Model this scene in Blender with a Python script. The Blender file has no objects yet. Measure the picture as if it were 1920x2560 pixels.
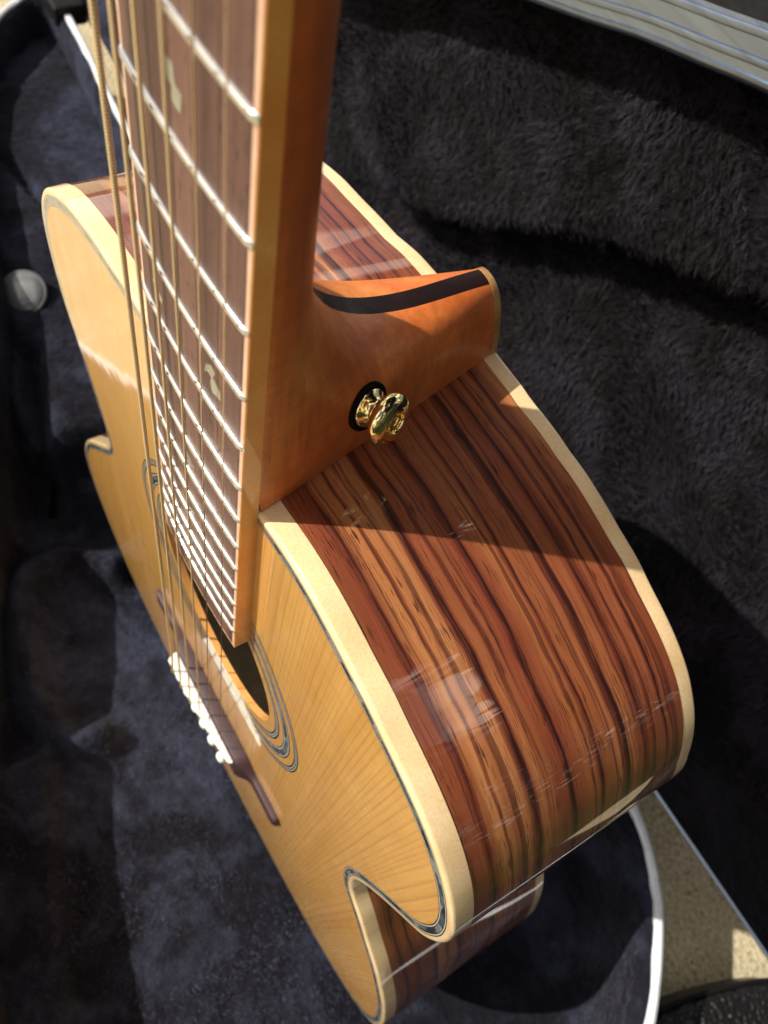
import bpy, bmesh, math, random
import numpy as np
from mathutils import Vector, Matrix
from mathutils.geometry import tessellate_polygon
random.seed(4)
RNG = np.random.default_rng(7)
SC = bpy.context.scene
COL = SC.collection
R_ = math.radians

# ------------------------------------------------------------------ camera, light, exposure
# guitar frame: X across the strings (treble +), Y along the neck (head +), W out of the soundboard; millimetres.
# world: x = X, y = -W, z = Y + 475 (the guitar stands on its tail in the open case), metres.
def g(X, Y, W):
    return Vector((X / 1000.0, -W / 1000.0, (Y + 475.0) / 1000.0))

def gd(X, Y, W):
    return Vector((X, -W, Y))

CAM_C = (112.794, 195.302, 52.536)
CAM_R = ((0.51281340, -0.79869731, 0.31480952), (0.17530649, 0.45639287, 0.87233777), (-0.84041065, -0.39215834, 0.37406120))
cam = bpy.data.cameras.new('camera')
cam_o = bpy.data.objects.new('camera', cam)
COL.objects.link(cam_o)
ax = [gd(CAM_R[0][k], CAM_R[1][k], CAM_R[2][k]) for k in range(3)]
m = Matrix(((ax[0][0], ax[1][0], ax[2][0], 0), (ax[0][1], ax[1][1], ax[2][1], 0), (ax[0][2], ax[1][2], ax[2][2], 0), (0, 0, 0, 1)))
m.translation = g(*CAM_C)
cam_o.matrix_world = m
cam.sensor_fit = 'VERTICAL'
cam.sensor_height = 36.0
cam.sensor_width = 27.0
cam.lens = 36.0 * 2024.1 / 2560.0
cam.clip_start = 0.01
cam.clip_end = 200.0
cam.dof.use_dof = True
cam.dof.focus_distance = 0.238
cam.dof.aperture_fstop = 17.0
SC.camera = cam_o

SUN_DIR = Vector((-0.42, -0.63, 0.72)).normalized()      # towards the sun
world = bpy.data.worlds.new('World')
SC.world = world
world.use_nodes = True
wn = world.node_tree.nodes
wl = world.node_tree.links
for n in list(wn):
    wn.remove(n)
w_out = wn.new('ShaderNodeOutputWorld')
w_bg = wn.new('ShaderNodeBackground')
w_sky = wn.new('ShaderNodeTexSky')
w_sky.sky_type = 'NISHITA'
w_sky.sun_disc = False
w_sky.sun_elevation = math.asin(SUN_DIR.z)
w_sky.sun_rotation = math.atan2(SUN_DIR.x, SUN_DIR.y)
w_sky.dust_density = 2.5
w_bg.inputs['Strength'].default_value = 0.06
# broken white cloud over the whole sky
w_tc = wn.new('ShaderNodeTexCoord')
w_no = wn.new('ShaderNodeTexNoise'); w_no.inputs['Scale'].default_value = 2.3; w_no.inputs['Detail'].default_value = 5; w_no.inputs['Roughness'].default_value = 0.55
w_mr = wn.new('ShaderNodeMapRange'); w_mr.interpolation_type = 'SMOOTHSTEP'
w_mr.inputs['From Min'].default_value = 0.47; w_mr.inputs['From Max'].default_value = 0.60
w_mix = wn.new('ShaderNodeMix'); w_mix.data_type = 'RGBA'
wl.new(w_tc.outputs['Generated'], w_no.inputs['Vector'])
wl.new(w_no.outputs[0], w_mr.inputs['Value'])
wl.new(w_mr.outputs[0], w_mix.inputs[0])
wl.new(w_sky.outputs[0], w_mix.inputs[6])
w_mix.inputs[7].default_value = (24.0, 21.8, 19.6, 1.0)
wl.new(w_mix.outputs[2], w_bg.inputs['Color'])
wl.new(w_bg.outputs[0], w_out.inputs['Surface'])

sun = bpy.data.lights.new('sun', 'SUN')
sun.energy = 4.6
sun.angle = R_(0.55)
sun.color = (1.0, 0.94, 0.84)
sun_o = bpy.data.objects.new('sun', sun)
COL.objects.link(sun_o)
sun_o.location = SUN_DIR * 5
sun_o.rotation_euler = SUN_DIR.to_track_quat('Z', 'Y').to_euler()

SC.view_settings.view_transform = 'Standard'
SC.view_settings.look = 'None'
SC.view_settings.gamma = 1.0
SC.view_settings.exposure = 0.35

# ------------------------------------------------------------------ helpers
BASE = Vector((0.0, 0.0, 0.0))

def tag(o, label=None, cat=None, kind=None, group=None):
    if label: o['label'] = label
    if cat: o['category'] = cat
    if kind: o['kind'] = kind
    if group: o['group'] = group
    return o

def empty(name, loc):
    o = bpy.data.objects.new(name, None)
    o.location = loc
    o.empty_display_size = 0.02
    COL.objects.link(o)
    return o

def mesh_obj(name, verts, faces, mats, parent=None, smooth=True, fmat=None, uvs=None, angle=None):
    """verts are world positions; the object keeps its own origin at its parent's base."""
    off = parent_world(parent)
    me = bpy.data.meshes.new(name)
    me.from_pydata([tuple(Vector(v) - off) for v in verts], [], faces)
    if not isinstance(mats, (list, tuple)): mats = [mats]
    for mt in mats: me.materials.append(mt)
    if fmat is not None:
        for p, k in zip(me.polygons, fmat): p.material_index = k
    if uvs is not None:
        uv = me.uv_layers.new(name='UVMap')
        for p in me.polygons:
            for li in p.loop_indices:
                uv.data[li].uv = uvs[me.loops[li].vertex_index]
    bm = bmesh.new(); bm.from_mesh(me)
    bmesh.ops.recalc_face_normals(bm, faces=bm.faces)
    bm.to_mesh(me); bm.free()
    if smooth:
        for p in me.polygons: p.use_smooth = True
        if angle is not None:
            try: me.set_sharp_from_angle(angle=R_(angle))
            except Exception: pass
    o = bpy.data.objects.new(name, me)
    COL.objects.link(o)
    if parent is not None: o.parent = parent
    return o

def parent_world(p):
    v = Vector((0, 0, 0))
    while p is not None:
        v = v + Vector(p.location)
        p = p.parent
    return v

def grid_faces(nu, nv, close_u=False, close_v=False, base=0):
    f = []
    for i in range(nu if close_u else nu - 1):
        for j in range(nv if close_v else nv - 1):
            a = base + i * nv + j
            b = base + ((i + 1) % nu) * nv + j
            c = base + ((i + 1) % nu) * nv + (j + 1) % nv
            d = base + i * nv + (j + 1) % nv
            f.append((a, b, c, d))
    return f

def catmull(pts, n, closed=False):
    """centripetal-ish smooth curve through pts, resampled to n points at even arc length"""
    P = np.array(pts, float)
    N = len(P)
    out = []
    rng = range(N if closed else N - 1)
    for i in rng:
        p0 = P[(i - 1) % N] if (closed or i > 0) else 2 * P[0] - P[1]
        p1 = P[i]; p2 = P[(i + 1) % N]
        p3 = P[(i + 2) % N] if (closed or i < N - 2) else 2 * P[-1] - P[-2]
        d0 = max(np.linalg.norm(p1 - p0), 1e-6) ** .5; d1 = max(np.linalg.norm(p2 - p1), 1e-6) ** .5; d2 = max(np.linalg.norm(p3 - p2), 1e-6) ** .5
        m1 = (p1 - p0) / d0 - (p2 - p0) / (d0 + d1) + (p2 - p1) / d1
        m2 = (p2 - p1) / d1 - (p3 - p1) / (d1 + d2) + (p3 - p2) / d2
        m1 *= d1; m2 *= d1
        for k in range(16):
            t = k / 16
            out.append((2 * t**3 - 3 * t**2 + 1) * p1 + (t**3 - 2 * t**2 + t) * m1 + (-2 * t**3 + 3 * t**2) * p2 + (t**3 - t**2) * m2)
    if not closed: out.append(P[-1])
    else: out.append(out[0])
    Q = np.array(out)
    s = np.concatenate([[0], np.cumsum(np.linalg.norm(np.diff(Q, axis=0), axis=1))])
    t = np.linspace(0, s[-1], n + 1 if closed else n)
    R = np.stack([np.interp(t, s, Q[:, k]) for k in range(P.shape[1])], 1)
    if closed: R = R[:-1]; t = t[:-1]
    return R, t

# ------------------------------------------------------------------ node helpers
class NT:
    def __init__(self, name):
        self.m = bpy.data.materials.new(name)
        self.m.use_nodes = True
        self.t = self.m.node_tree
        self.n = self.t.nodes; self.l = self.t.links
        self.b = self.n['Principled BSDF']
    def new(self, typ, **kw):
        x = self.n.new(typ)
        for k, v in kw.items(): setattr(x, k, v)
        return x
    def put(self, sock, v):
        if isinstance(v, bpy.types.NodeSocket): self.l.new(v, sock)
        elif v is not None:
            if hasattr(sock.default_value, '__len__') and len(sock.default_value) == 4 and len(v) == 3: v = (*v, 1.0)
            sock.default_value = v
    def coord(self, kind='Object'):
        return self.new('ShaderNodeTexCoord').outputs[kind]
    def mapping(self, vec, scale=(1, 1, 1), loc=(0, 0, 0), rot=(0, 0, 0)):
        x = self.new('ShaderNodeMapping'); self.put(x.inputs['Vector'], vec)
        x.inputs['Scale'].default_value = scale; x.inputs['Location'].default_value = loc; x.inputs['Rotation'].default_value = rot
        return x.outputs[0]
    def noise(self, vec, scale=1.0, detail=2.0, rough=0.5, dist=0.0, out=0):
        x = self.new('ShaderNodeTexNoise'); self.put(x.inputs['Vector'], vec)
        x.inputs['Scale'].default_value = scale; x.inputs['Detail'].default_value = detail
        x.inputs['Roughness'].default_value = rough; x.inputs['Distortion'].default_value = dist
        return x.outputs[out]
    def math(self, op, a, b=0.0, c=None, clamp=False):
        x = self.new('ShaderNodeMath', operation=op); x.use_clamp = clamp
        self.put(x.inputs[0], a); self.put(x.inputs[1], b)
        if c is not None: self.put(x.inputs[2], c)
        return x.outputs[0]
    def smooth(self, v, a, b, lo=0.0, hi=1.0):
        x = self.new('ShaderNodeMapRange', interpolation_type='SMOOTHSTEP')
        self.put(x.inputs['Value'], v)
        x.inputs['From Min'].default_value = a; x.inputs['From Max'].default_value = b
        x.inputs['To Min'].default_value = lo; x.inputs['To Max'].default_value = hi
        return x.outputs[0]
    def mix(self, f, a, b, blend='MIX'):
        x = self.new('ShaderNodeMix', data_type='RGBA', blend_type=blend)
        self.put(x.inputs[0], f); self.put(x.inputs[6], a); self.put(x.inputs[7], b)
        return x.outputs[2]
    def ramp(self, f, stops):
        x = self.new('ShaderNodeValToRGB'); self.put(x.inputs[0], f)
        e = x.color_ramp.elements
        while len(e) < len(stops): e.new(0.5)
        for k, (p, c) in enumerate(stops):
            e[k].position = p; e[k].color = (*c, 1.0)
        return x.outputs[0]
    def sep(self, v):
        x = self.new('ShaderNodeSeparateXYZ'); self.put(x.inputs[0], v); return x.outputs
    def comb(self, a=0.0, b=0.0, c=0.0):
        x = self.new('ShaderNodeCombineXYZ')
        for s, v in zip(x.inputs, (a, b, c)): self.put(s, v)
        return x.outputs[0]
    def bump(self, h, strength=0.2, dist=0.001):
        x = self.new('ShaderNodeBump'); self.put(x.inputs['Height'], h)
        x.inputs['Strength'].default_value = strength; x.inputs['Distance'].default_value = dist
        return x.outputs[0]
    def out(self, color=None, rough=0.5, metal=0.0, coat=0.0, coat_rough=0.03, normal=None, spec=None, sheen=0.0, sheen_rough=0.4, coat_normal=None, sheen_tint=None, coat_ior=1.5):
        b = self.b
        self.put(b.inputs['Base Color'], color); self.put(b.inputs['Roughness'], rough); self.put(b.inputs['Metallic'], metal)
        b.inputs['Coat Weight'].default_value = coat; b.inputs['Coat Roughness'].default_value = coat_rough
        b.inputs['Coat IOR'].default_value = coat_ior
        if spec is not None: b.inputs['Specular IOR Level'].default_value = spec
        if normal is not None: self.put(b.inputs['Normal'], normal)
        if coat_normal is not None: self.put(b.inputs['Coat Normal'], coat_normal)
        b.inputs['Sheen Weight'].default_value = sheen; b.inputs['Sheen Roughness'].default_value = sheen_rough
        if sheen_tint: b.inputs['Sheen Tint'].default_value = (*sheen_tint, 1)
        return self.m

# ------------------------------------------------------------------ materials
def mat_rosewood_side():
    n = NT('striped_rosewood')
    uv = n.coord('UV')
    s = n.sep(uv)
    u, v = s[0], s[1]
    def nz(fu, fv, z, det=2, rough=0.55):
        return n.noise(n.comb(n.math('MULTIPLY', u, fu), n.math('MULTIPLY', vv, fv), z), 1, det, rough)
    vv = v
    w0 = nz(7.0, 14.0, 0.0)
    w1 = nz(30.0, 110.0, 3.0)
    w2 = nz(140.0, 700.0, 4.4, 2)
    v2 = n.math('ADD', v, n.math('MULTIPLY', n.math('SUBTRACT', w0, 0.5), 0.0095))
    v2 = n.math('ADD', v2, n.math('MULTIPLY', n.math('SUBTRACT', w1, 0.5), 0.0026))
    v2 = n.math('ADD', v2, n.math('MULTIPLY', n.math('SUBTRACT', w2, 0.5), 0.0006))
    vv = v2
    # growth-ring figure: dark lines at their own depths across the side (0 = top, 1 = 100 mm down)
    t = n.math('MULTIPLY', v2, -10.0)
    LN = [(0.142, 0.018, 0.010, 0.75), (0.203, 0.008, 0.006, 0.5), (0.308, 0.030, 0.010, 1.0), (0.352, 0.008, 0.005, 0.5), (0.437, 0.026, 0.012, 0.9), (0.548, 0.018, 0.008, 0.8), (0.655, 0.036, 0.008, 1.0), (0.722, 0.016, 0.008, 0.85), (0.768, 0.012, 0.006, 0.75), (0.812, 0.012, 0.007, 0.9)]
    st = [(0.0, (0, 0, 0))]
    for c, fl, fr, a in LN:
        st += [(max(c - fl, st[-1][0] + 0.001), (0, 0, 0)), (c, (a, a, a)), (c + fr, (0, 0, 0))]
    st = st[1:]
    dark = n.sep(n.ramp(t, st))[0]
    brk = n.smooth(nz(9.0, 260.0, 7.0), 0.30, 0.55, 0.45, 1.0)
    brk2 = n.smooth(nz(60.0, 1500.0, 17.0), 0.30, 0.52, 0.55, 1.0)
    dark = n.math('MULTIPLY', n.math('POWER', dark, 0.85), n.math('MULTIPLY', brk, brk2))
    broad = nz(2.0, 75.0, 1.7, 2)
    col = n.ramp(broad, [(0.28, (0.19, 0.052, 0.020)), (0.45, (0.31, 0.100, 0.034)), (0.60, (0.42, 0.160, 0.054)), (0.75, (0.53, 0.235, 0.086))])
    # reddening towards each dark line, then the line
    redz = n.smooth(nz(3.0, 70.0, 21.0, 2), 0.40, 0.62, 0.0, 0.85)
    col = n.mix(redz, col, (0.20, 0.045, 0.021))
    col = n.mix(n.smooth(dark, 0.0, 0.30, 0.0, 0.72), col, (0.17, 0.034, 0.017))
    col = n.mix(n.smooth(dark, 0.22, 0.82, 0.0, 0.95), col, (0.020, 0.0055, 0.0055))
    # secondary thin lines and streaks
    fl = nz(4.0, 380.0, 2.0, 3, 0.68)
    col = n.mix(n.smooth(fl, 0.53, 0.61, 0.0, 0.75), col, (0.085, 0.020, 0.012))
    fs = nz(26.0, 1300.0, 4.0, 2, 0.6)
    col = n.mix(0.5, col, n.ramp(fs, [(0.25, (0.50, 0.47, 0.45)), (0.8, (1.35, 1.35, 1.35))]), 'MULTIPLY')
    # open pores: short dashes along the grain
    po = nz(120.0, 3100.0, 6.0, 1, 0.4)
    pm = n.math('MULTIPLY', n.smooth(po, 0.60, 0.65), n.smooth(nz(30.0, 240.0, 9.0, 1), 0.40, 0.58))
    col = n.mix(n.math('MULTIPLY', pm, 0.85), col, (0.022, 0.006, 0.005))
    obj = n.coord('Object')
    sp = n.noise(obj, 2600, 2, 0.6)
    col = n.mix(0.22, col, n.ramp(sp, [(0.3, (0.7, 0.7, 0.7)), (0.7, (1.3, 1.3, 1.3))]), 'MULTIPLY')  # fine speckle puts the wood's shimmer into the colour
    nb = n.bump(n.noise(obj, 38, 1), 0.05, 0.0006)
    mt = n.out(col, 0.42, coat=1.0, coat_rough=0.015, coat_normal=nb, spec=0.3, coat_ior=1.8)
    return mt

def mat_spruce():
    n = NT('cedar_top')
    o = n.coord('Object')
    s = n.sep(o)
    wob = n.noise(n.mapping(o, (18, 18, 3)), 1, 2)
    x = n.math('ADD', s[0], n.math('MULTIPLY', n.math('SUBTRACT', wob, 0.5), 0.004))
    per = n.math('MULTIPLY', x, 400.0)
    per = n.math('ADD', per, n.math('MULTIPLY', n.noise(n.comb(n.math('MULTIPLY', x, 45.0), 0, 0), 1, 2), 9.0))
    fr = n.math('FRACT', per)
    ln = n.math('MULTIPLY', n.smooth(fr, 0.62, 0.93), n.smooth(fr, 1.0, 0.95))
    col = n.ramp(n.noise(n.mapping(o, (60, 60, 4)), 1, 3), [(0.3, (0.60, 0.305, 0.070)), (0.7, (0.71, 0.40, 0.112))])
    col = n.mix(n.math('MULTIPLY', ln, 0.36), col, (0.36, 0.15, 0.035))
    fs = n.noise(n.mapping(o, (1400, 1400, 40)), 1, 2)
    col = n.mix(0.25, col, n.ramp(fs, [(0.3, (0.6, 0.6, 0.6)), (0.75, (1.25, 1.25, 1.25))]), 'MULTIPLY')
    silk = n.noise(n.mapping(o, (30, 30, 260)), 1, 2)
    col = n.mix(0.18, col, n.ramp(silk, [(0.3, (0.7, 0.7, 0.7)), (0.7, (1.2, 1.2, 1.2))]), 'MULTIPLY')
    nb = n.bump(n.noise(o, 35, 2), 0.10, 0.0010)
    return n.out(col, 0.45, coat=1.0, coat_rough=0.05, coat_normal=nb, spec=0.35, coat_ior=1.7)

def mat_maple(name, c0, c1, curl=0.35, coat=1.0, sc=1.0):
    n = NT(name)
    o = n.coord('Object')
    a = n.noise(n.mapping(o, (45 * sc, 45 * sc, 150 * sc), rot=(0.35, 0.2, 0.0)), 1, 2, 0.5)
    b = n.noise(n.mapping(o, (1500, 1500, 1500)), 1, 2, 0.6)
    col = n.ramp(a, [(0.30, c0), (0.70, c1)])
    col = n.mix(curl, col, n.ramp(b, [(0.3, (0.62, 0.55, 0.5)), (0.62, (1.1, 1.1, 1.1))]), 'MULTIPLY')
    c = n.noise(o, 90, 2)
    col = n.mix(0.14, col, n.ramp(c, [(0.3, (0.8, 0.68, 0.55)), (0.7, (1.1, 1.1, 1.1))]), 'MULTIPLY')
    nb = n.bump(n.noise(o, 120, 1), 0.06, 0.0006)
    return n.out(col, 0.4, coat=coat, coat_rough=0.04, coat_normal=nb, spec=0.35)

def mat_neck():
    n = NT('satin_mahogany')
    o = n.coord('Object')
    wv = n.noise(n.mapping(o, (34, 34, 9), rot=(0.25, 0.1, 0)), 1, 3, 0.55, 0.6)
    col = n.ramp(wv, [(0.25, (0.43, 0.090, 0.018)), (0.5, (0.65, 0.180, 0.038)), (0.72, (0.82, 0.32, 0.085))])
    st = n.noise(n.mapping(o, (420, 420, 26), rot=(0.12, 0.05, 0)), 1, 3, 0.6)
    col = n.mix(0.45, col, n.ramp(st, [(0.3, (0.62, 0.55, 0.5)), (0.7, (1.25, 1.25, 1.25))]), 'MULTIPLY')
    po = n.noise(n.mapping(o, (2200, 2200, 120)), 1, 1)
    col = n.mix(n.smooth(po, 0.66, 0.72, 0, 0.35), col, (0.12, 0.03, 0.012))
    fl = n.noise(n.mapping(o, (40, 60, 330), rot=(0.5, 0.0, 0)), 1, 2)
    col = n.mix(0.34, col, n.ramp(fl, [(0.3, (0.7, 0.66, 0.6)), (0.7, (1.2, 1.2, 1.2))]), 'MULTIPLY')
    nb = n.bump(n.noise(o, 70, 2), 0.05, 0.001)
    return n.out(col, 0.45, coat=0.25, coat_rough=0.28, coat_normal=nb, spec=0.3)

def mat_fretboard():
    n = NT('oiled_rosewood')
    o = n.coord('Object')
    a = n.noise(n.mapping(o, (170, 170, 4)), 1, 3, 0.6)
    col = n.ramp(a, [(0.28, (0.060, 0.027, 0.021)), (0.55, (0.120, 0.058, 0.044)), (0.75, (0.18, 0.090, 0.066))])
    f = n.noise(n.mapping(o, (1500, 1500, 30)), 1, 2)
    col = n.mix(0.4, col, n.ramp(f, [(0.3, (0.6, 0.6, 0.6)), (0.7, (1.25, 1.25, 1.25))]), 'MULTIPLY')
    po = n.noise(n.mapping(o, (2600, 2600, 260)), 1, 1)
    pm = n.smooth(po, 0.64, 0.69)
    col = n.mix(n.math('MULTIPLY', pm, 0.85), col, (0.02, 0.01, 0.008))
    nb = n.bump(n.math('SUBTRACT', 1.0, pm), 0.25, 0.0002)
    return n.out(col, 0.48, normal=nb, spec=0.3)

def mat_plain(name, col, rough=0.4, metal=0.0, coat=0.0, nscale=300, var=0.25, bump=0.0, spec=None):
    n = NT(name)
    o = n.coord('Object')
    a = n.noise(o, nscale, 3, 0.6)
    c = n.mix(var, (*col, 1), n.ramp(a, [(0.3, (0.5, 0.5, 0.5)), (0.7, (1.35, 1.35, 1.35))]), 'MULTIPLY')
    nb = n.bump(a, bump, 0.0004) if bump else None
    return n.out(c, rough, metal, coat=coat, normal=nb, spec=spec)

def mat_abalone():
    n = NT('abalone_shell')
    uv = n.sep(n.coord('UV'))
    vec = n.comb(n.math('MULTIPLY', uv[0], 330.0), n.math('MULTIPLY', uv[1], 420.0))
    vo = n.new('ShaderNodeTexVoronoi'); n.put(vo.inputs['Vector'], n.mapping(vec, (0.6, 1, 1), rot=(0, 0, 0.7))); vo.inputs['Scale'].default_value = 1.0
    r = n.sep(vo.outputs['Color'])
    col = n.ramp(r[0], [(0.1, (0.03, 0.035, 0.04)), (0.35, (0.15, 0.18, 0.19)), (0.5, (0.42, 0.44, 0.40)), (0.65, (0.09, 0.09, 0.11)), (0.8, (0.08, 0.20, 0.20)), (0.95, (0.40, 0.37, 0.30))])
    st = n.noise(n.mapping(vec, (3, 9, 1), rot=(0, 0, 0.5)), 1, 2)
    col = n.mix(0.6, col, n.ramp(st, [(0.35, (0.35, 0.35, 0.35)), (0.65, (1.5, 1.5, 1.5))]), 'MULTIPLY')
    return n.out(col, 0.25, 0.25, coat=1.0, coat_rough=0.04)

def mat_string(name, col, pitch):
    n = NT(name)
    o = n.sep(n.coord('Object'))
    fr = n.math('SINE', n.math('MULTIPLY', o[2], 6.2832 / pitch))
    nb = n.bump(fr, 0.55, pitch * 0.35)
    c = n.mix(n.smooth(fr, -1, 0.2), (col[0] * .45, col[1] * .42, col[2] * .4), col)
    return n.out(c, 0.38, 0.55, normal=nb, spec=0.6)

def mat_plush(name, base=(0.007, 0.0065, 0.010), hi=(0.030, 0.034, 0.056)):
    n = NT(name)
    o = n.coord('Object')
    a = n.noise(o, 16, 4, 0.6, 0.4)
    b = n.noise(o, 130, 3, 0.6)
    c = n.noise(o, 900, 2)
    col = n.mix(n.smooth(a, 0.42, 0.68), base, hi)  # pale patches put the sheen of the brushed pile into the colour
    col = n.mix(0.6, col, n.ramp(b, [(0.3, (0.45, 0.45, 0.45)), (0.7, (1.5, 1.5, 1.5))]), 'MULTIPLY')
    h = n.math('ADD', n.math('MULTIPLY', a, 2.5), n.math('ADD', b, n.math('MULTIPLY', c, 0.4)))
    return n.out(col, 0.95, normal=n.bump(h, 0.9, 0.004), sheen=0.08, sheen_rough=0.5, sheen_tint=(0.72, 0.76, 1.0), spec=0.1)

def mat_velvet():
    n = NT('velvet_pile')
    o = n.coord('Object')
    a = n.noise(o, 9, 3, 0.55, 0.6)
    b = n.noise(o, 60, 2, 0.6)
    col = n.mix(n.smooth(a, 0.40, 0.66), (0.0065, 0.006, 0.009), (0.055, 0.062, 0.100))  # blue-grey patches put the pile's sheen and sunlit areas into the colour
    col = n.mix(0.4, col, n.ramp(b, [(0.3, (0.5, 0.5, 0.5)), (0.7, (1.4, 1.4, 1.4))]), 'MULTIPLY')
    return n.out(col, 0.6, spec=0.25)

def mat_fur():
    n = NT('plush_pile')
    o = n.coord('Object')
    a = n.noise(o, 22, 3, 0.6)
    col = n.mix(n.smooth(a, 0.4, 0.66), (0.0062, 0.0044, 0.0048), (0.020, 0.0165, 0.025))
    return n.out(col, 0.6, spec=0.16)

def mat_concrete():
    n = NT('rough_concrete')
    o = n.coord('Object')
    a = n.noise(o, 260, 4, 0.7)
    b = n.noise(o, 22, 4, 0.6)
    col = n.ramp(a, [(0.30, (0.24, 0.19, 0.10)), (0.46, (0.52, 0.44, 0.28)), (0.62, (0.68, 0.60, 0.42)), (0.75, (0.80, 0.75, 0.62))])
    col = n.mix(0.5, col, n.ramp(b, [(0.3, (0.72, 0.70, 0.62)), (0.7, (1.15, 1.15, 1.15))]), 'MULTIPLY')
    vo = n.new('ShaderNodeTexVoronoi'); n.put(vo.inputs['Vector'], o); vo.inputs['Scale'].default_value = 150
    pit = n.smooth(vo.outputs['Distance'], 0.12, 0.2)
    pitm = n.math('MULTIPLY', n.math('SUBTRACT', 1.0, pit), n.smooth(n.noise(o, 55, 1), 0.5, 0.6))
    col = n.mix(n.math('MULTIPLY', pitm, 0.7), col, (0.10, 0.08, 0.05))
    return n.out(col, 0.95, normal=n.bump(n.math('SUBTRACT', a, pitm), 0.8, 0.004), spec=0.2)

def mat_aluminium():
    n = NT('brushed_aluminium')
    o = n.coord('Object')
    a = n.noise(n.mapping(o, (8, 400, 400)), 1, 3, 0.6)
    b = n.noise(o, 45, 4, 0.7)
    col = n.ramp(a, [(0.3, (0.19, 0.23, 0.30)), (0.7, (0.27, 0.32, 0.40))])
    col = n.mix(n.smooth(b, 0.62, 0.74, 0, 0.35), col, (0.42, 0.26, 0.17))
    return n.out(col, 0.24, 1.0)

def mat_vinyl(name='pebbled_black_vinyl', depth=0.0022, rough=0.42, spec=0.5):
    n = NT(name)
    o = n.coord('Object')
    vo = n.new('ShaderNodeTexVoronoi', feature='SMOOTH_F1'); n.put(vo.inputs['Vector'], o); vo.inputs['Scale'].default_value = 270
    return n.out((0.006, 0.0055, 0.006), rough, normal=n.bump(vo.outputs['Distance'], 1.0, depth), spec=spec)

M = dict(
    side=mat_rosewood_side(), top=mat_spruce(),
    binding=mat_maple('maple_binding', (0.76, 0.53, 0.27), (0.86, 0.66, 0.38), 0.30),
    board_side=mat_maple('flamed_maple_edge', (0.80, 0.31, 0.058), (0.89, 0.43, 0.105), 0.25, 0.4, 0.5),
    board_edge=mat_maple('bare_maple_edge', (0.62, 0.37, 0.24), (0.72, 0.47, 0.33), 0.2, 0.2),
    cap=mat_maple('heel_cap_wood', (0.34, 0.17, 0.055), (0.50, 0.29, 0.11), 0.3, 0.5),
    neck=mat_neck(), board=mat_fretboard(),
    ebony=mat_plain('dark_strip_wood', (0.010, 0.003, 0.003), 0.5, coat=0.05, nscale=120, var=0.6, spec=0.2),
    bridge=mat_plain('bridge_rosewood', (0.042, 0.019, 0.021), 0.5, nscale=200, var=0.4, spec=0.4),
    black=mat_plain('black_line', (0.012, 0.013, 0.015), 0.4, coat=1.0, var=0.1),
    white=mat_plain('white_line', (0.66, 0.63, 0.56), 0.4, coat=1.0, var=0.1),
    bone=mat_plain('bone', (0.82, 0.83, 0.74), 0.35, coat=0.3, var=0.08, nscale=120),
    abalone=mat_abalone(),
    nickel=mat_plain('polished_nickel', (0.80, 0.80, 0.77), 0.14, 1.0, var=0.1, nscale=80),
    gold=mat_plain('polished_gold', (0.97, 0.76, 0.36), 0.09, 1.0, var=0.05, nscale=60),
    felt=mat_plain('black_felt', (0.008, 0.007, 0.007), 1.0, nscale=1800, var=0.7, bump=0.8, spec=0.1),
    pearl=mat_plain('grey_pearl', (0.24, 0.24, 0.17), 0.25, coat=0.5, nscale=500, var=0.6),
    inside=mat_plain('bare_inside_wood', (0.76, 0.75, 0.68), 0.9, nscale=90, var=0.4),
    plush=mat_plush('black_plush'), plush_lid=mat_plush('black_plush_lid', (0.004, 0.0033, 0.0033), (0.011, 0.009, 0.011)), fur=mat_fur(), velvet=mat_velvet(), concrete=mat_concrete(),
    alu=mat_aluminium(), vinyl=mat_vinyl('black_shell', 0.0003, 0.6, 0.2), pebble=mat_vinyl(),
    bluewhite=mat_plain('worn_white_edge', (0.74, 0.77, 0.80), 0.38, 0.15, nscale=70, var=0.3),
    snap=mat_plain('smoked_snap', (0.12, 0.123, 0.127), 0.35, 0.0, coat=1.0, nscale=20, var=0.05),
    wound=[mat_string('wound_bronze_%d' % k, (0.95, 0.72, 0.38), p) for k, p in enumerate((0.0008, 0.0006, 0.00045, 0.00035))],
    plainstr=mat_plain('plain_steel', (0.80, 0.62, 0.46), 0.2, 1.0, var=0.05),
)

# ================================================================== GUITAR
TAIL = -457.0
GUI = empty('acoustic_guitar', g(0, TAIL, -50))
tag(GUI, 'acoustic guitar with orange cedar top and striped rosewood sides standing upright in the open case', 'guitar')

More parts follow.
